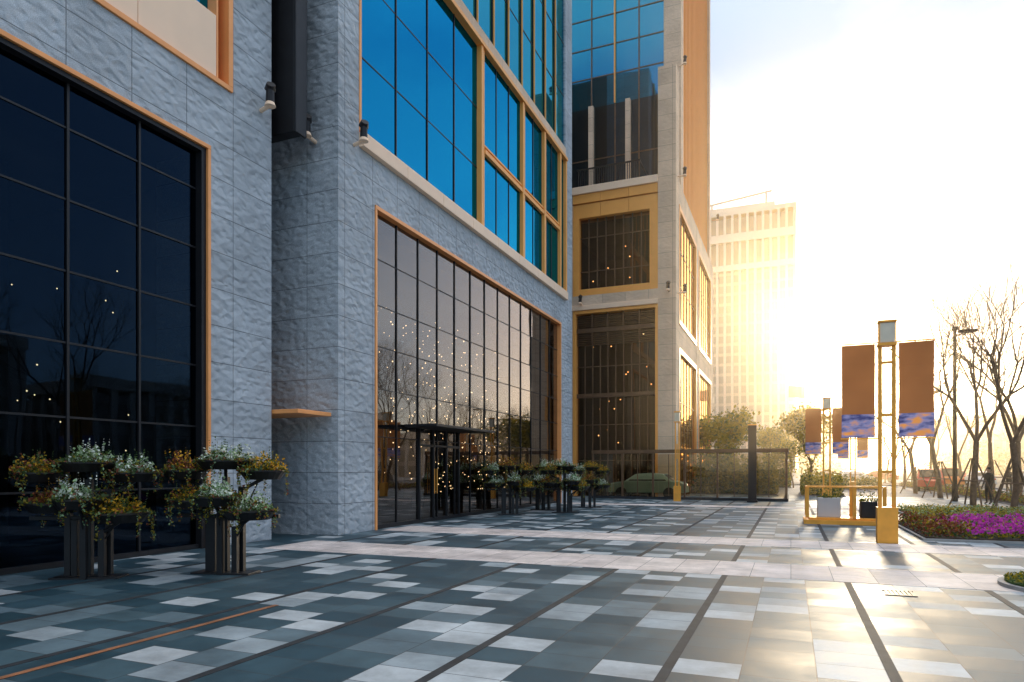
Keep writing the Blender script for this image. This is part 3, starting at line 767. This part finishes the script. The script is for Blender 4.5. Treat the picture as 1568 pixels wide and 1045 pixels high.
x, y = loc(1270, 86); car(x, y, 0, 'cardark')
x, y = loc(1345, 84); car(x, y, math.radians(170), 'carred')
x, y = loc(1422, 52); car(x, y, math.radians(85), 'carred', 1.7)
x, y = loc(1452, 60); car(x, y, math.radians(88), 'orange', 1.8)
x, y = loc(1500, 62); car(x, y, math.radians(88), 'carwhite')
car(-7.6, 38.75, math.radians(180), 'cargreen', 1.45)
car(19, 60, math.radians(90), 'cardark', name='moving_car'); car(29, 110, math.radians(-90), 'carwhite', name='moving_car')
car(19.2, 100, math.radians(90), 'carred', name='moving_car')

# ================================================================ person
def person(x, y, rz):
    e = empty('standing_person', (x, y, 0), rz)
    V = [(0, 0, .98), (0, -.01, 1.2), (0, 0, 1.42), (0, .01, 1.52), (0, .02, 1.62), (0, .03, 1.72)]
    Rd = [.15, .14, .16, .055, .095, .085]; E = [(0, 1), (1, 2), (2, 3), (3, 4), (4, 5)]
    def add(p, r, par): V.append(p); Rd.append(r); E.append((par, len(V)-1)); return len(V)-1
    for s in (-1, 1):
        a = add((s*.19, 0, 1.41), .075, 2); b_ = add((s*.25, -.02, 1.14), .055, a); c = add((s*.24, .1, .90), .04, b_); h = add((s*.24, .14, .83), .035, c)
        for k in range(4): f1 = add((s*(.24+(k-1.5)*.006), .155+(k-1.5)*.02, .77), .01, h); add((s*.235, .165+(k-1.5)*.02, .73-.006*(k % 2)), .009, f1)
        add((s*.21, .18, .79), .01, h)
        a = add((s*.1, 0, .9), .11, 0); b_ = add((s*.11, .03, .5), .07, a); c = add((s*.12, -.02, .1), .045, b_); add((s*.13, .12, .04), .04, c)
    me = bpy.data.meshes.new('body'); me.from_pydata(V, E, []); o = bpy.data.objects.new('body', me); COL.objects.link(o); o.parent = e
    o.modifiers.new('skin', 'SKIN')
    for i, r in enumerate(Rd): me.skin_vertices[0].data[i].radius = (r, r*.85); me.skin_vertices[0].data[i].use_root = (i == 0)
    sb = o.modifiers.new('sub', 'SUBSURF'); sb.levels = 1; sb.render_levels = 1
    m, nt, N, L, b = newmat('person_clothes_and_skin'); tc = N.new('ShaderNodeTexCoord'); sp = N.new('ShaderNodeSeparateXYZ'); L.new(tc.outputs['Object'], sp.inputs[0])
    r = N.new('ShaderNodeValToRGB'); r.color_ramp.interpolation = 'CONSTANT'; el = r.color_ramp.elements
    el[0].color = (.015, .016, .02, 1); el[1].position = .86; el[1].color = (.38, .23, .16, 1)
    dv = N.new('ShaderNodeMath'); dv.operation = 'DIVIDE'; dv.inputs[1].default_value = 1.75; L.new(sp.outputs[2], dv.inputs[0]); L.new(dv.outputs[0], r.inputs[0]); L.new(r.outputs[0], b.inputs['Base Color']); b.inputs['Roughness'].default_value = .8
    me.materials.append(m)
    hp = P('hair', 'hair', e, smooth=True)
    hp.cyl((0, -.02, 1.66), (0, -.02, 1.78), .105, .06, 12); hp.cyl((0, -.045, 1.58), (0, -.03, 1.66), .085, .1, 12); hp.done()
    fc = P('face', 'skin', e); fc.cyl((0, .11, 1.64), (0, .135, 1.60), .008, .016, 6); fc.box(-.1, -.09, 0, .03, 1.60, 1.65); fc.box(.09, .1, 0, .03, 1.60, 1.65); fc.done()
for u, D, a in ((1514, 32, 120), (1418, 60, 200), (1434, 66, 40), (1398, 74, 150), (1545, 44, 0)):
    x, y = loc(u, D); person(x, y, math.radians(a))

# ================================================================ haze volume
m = bpy.data.materials.new('morning_haze'); m.use_nodes = True; N = m.node_tree.nodes; N.remove(N['Principled BSDF'])
vs = N.new('ShaderNodeVolumeScatter'); vs.inputs['Density'].default_value = .0026; vs.inputs['Anisotropy'].default_value = .85; vs.inputs['Color'].default_value = (1, .80, .52, 1)
m.node_tree.links.new(vs.outputs[0], N['Material Output'].inputs['Volume']); M['haze'] = m
g = P('haze_air', 'haze'); g.box(-30, 80, 24, 255, .3, 30); g.done()

# ================================================================ light
ELEV, AZ = 9.0, 4.0
s = Vector((math.sin(math.radians(AZ))*math.cos(math.radians(ELEV)), math.cos(math.radians(AZ))*math.cos(math.radians(ELEV)), math.sin(math.radians(ELEV))))
ld = bpy.data.lights.new('sun', 'SUN'); ld.energy = 3.8; ld.angle = math.radians(4); ld.color = (1, .75, .46)
lo = bpy.data.objects.new('sun', ld); COL.objects.link(lo); lo.rotation_euler = s.to_track_quat('Z', 'Y').to_euler()
W = bpy.data.worlds.new('World'); scene.world = W; W.use_nodes = True; nt = W.node_tree; N = nt.nodes; L = nt.links
bg = N['Background']; sky = N.new('ShaderNodeTexSky'); sky.sky_type = 'NISHITA'; sky.sun_disc = False
sky.sun_elevation = math.radians(ELEV); sky.sun_rotation = math.radians(AZ); sky.air_density = 1.0; sky.dust_density = .7; sky.ozone_density = 2.0
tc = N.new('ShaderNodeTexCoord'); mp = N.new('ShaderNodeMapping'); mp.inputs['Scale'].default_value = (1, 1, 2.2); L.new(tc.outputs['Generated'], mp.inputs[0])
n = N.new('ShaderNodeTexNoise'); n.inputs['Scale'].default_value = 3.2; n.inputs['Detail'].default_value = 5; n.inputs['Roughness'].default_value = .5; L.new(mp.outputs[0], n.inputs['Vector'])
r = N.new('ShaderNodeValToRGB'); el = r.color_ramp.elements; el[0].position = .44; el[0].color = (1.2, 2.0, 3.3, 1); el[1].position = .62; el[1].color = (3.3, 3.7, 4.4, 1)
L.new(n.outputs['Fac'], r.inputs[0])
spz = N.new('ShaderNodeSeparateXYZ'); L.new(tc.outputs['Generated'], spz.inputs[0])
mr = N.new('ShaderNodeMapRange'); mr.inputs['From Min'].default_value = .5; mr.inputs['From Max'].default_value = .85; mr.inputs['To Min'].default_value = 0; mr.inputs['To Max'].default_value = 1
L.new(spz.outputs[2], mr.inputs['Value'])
mc = N.new('ShaderNodeMix'); mc.data_type = 'RGBA'; L.new(mr.outputs[0], mc.inputs[0]); L.new(r.outputs[0], mc.inputs[6]); mc.inputs[7].default_value = (10.5, 10.5, 10.8, 1)  # bright overhead sky, unseen by the camera, added as fill for the stone walls
dp = N.new('ShaderNodeVectorMath'); dp.operation = 'DOT_PRODUCT'; L.new(tc.outputs['Generated'], dp.inputs[0]); dp.inputs[1].default_value = s
mxm = N.new('ShaderNodeMath'); mxm.operation = 'MAXIMUM'; L.new(dp.outputs['Value'], mxm.inputs[0]); mxm.inputs[1].default_value = 0
pw = N.new('ShaderNodeMath'); pw.operation = 'POWER'; L.new(mxm.outputs[0], pw.inputs[0]); pw.inputs[1].default_value = 32
au = N.new('ShaderNodeVectorMath'); au.operation = 'SCALE'; au.inputs[0].default_value = (18, 11.5, 6.0); L.new(pw.outputs[0], au.inputs['Scale'])
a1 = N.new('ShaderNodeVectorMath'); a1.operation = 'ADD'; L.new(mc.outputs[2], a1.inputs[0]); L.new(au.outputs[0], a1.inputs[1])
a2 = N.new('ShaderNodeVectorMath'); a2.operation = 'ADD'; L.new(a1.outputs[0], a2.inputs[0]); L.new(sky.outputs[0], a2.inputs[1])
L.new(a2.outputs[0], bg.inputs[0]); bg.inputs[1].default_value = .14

cam = bpy.data.cameras.new('camera'); co = bpy.data.objects.new('camera', cam); COL.objects.link(co)
co.location = (0, 0, 1.7); co.rotation_euler = (math.radians(90), 0, math.radians(22.5))
cam.lens = 1031/1568*36; cam.sensor_width = 36; cam.shift_y = 195.5/1568; cam.clip_end = 6000; cam.clip_start = .05
scene.camera = co
scene.view_settings.view_transform = 'Standard'; scene.view_settings.look = 'None'; scene.view_settings.exposure = 0
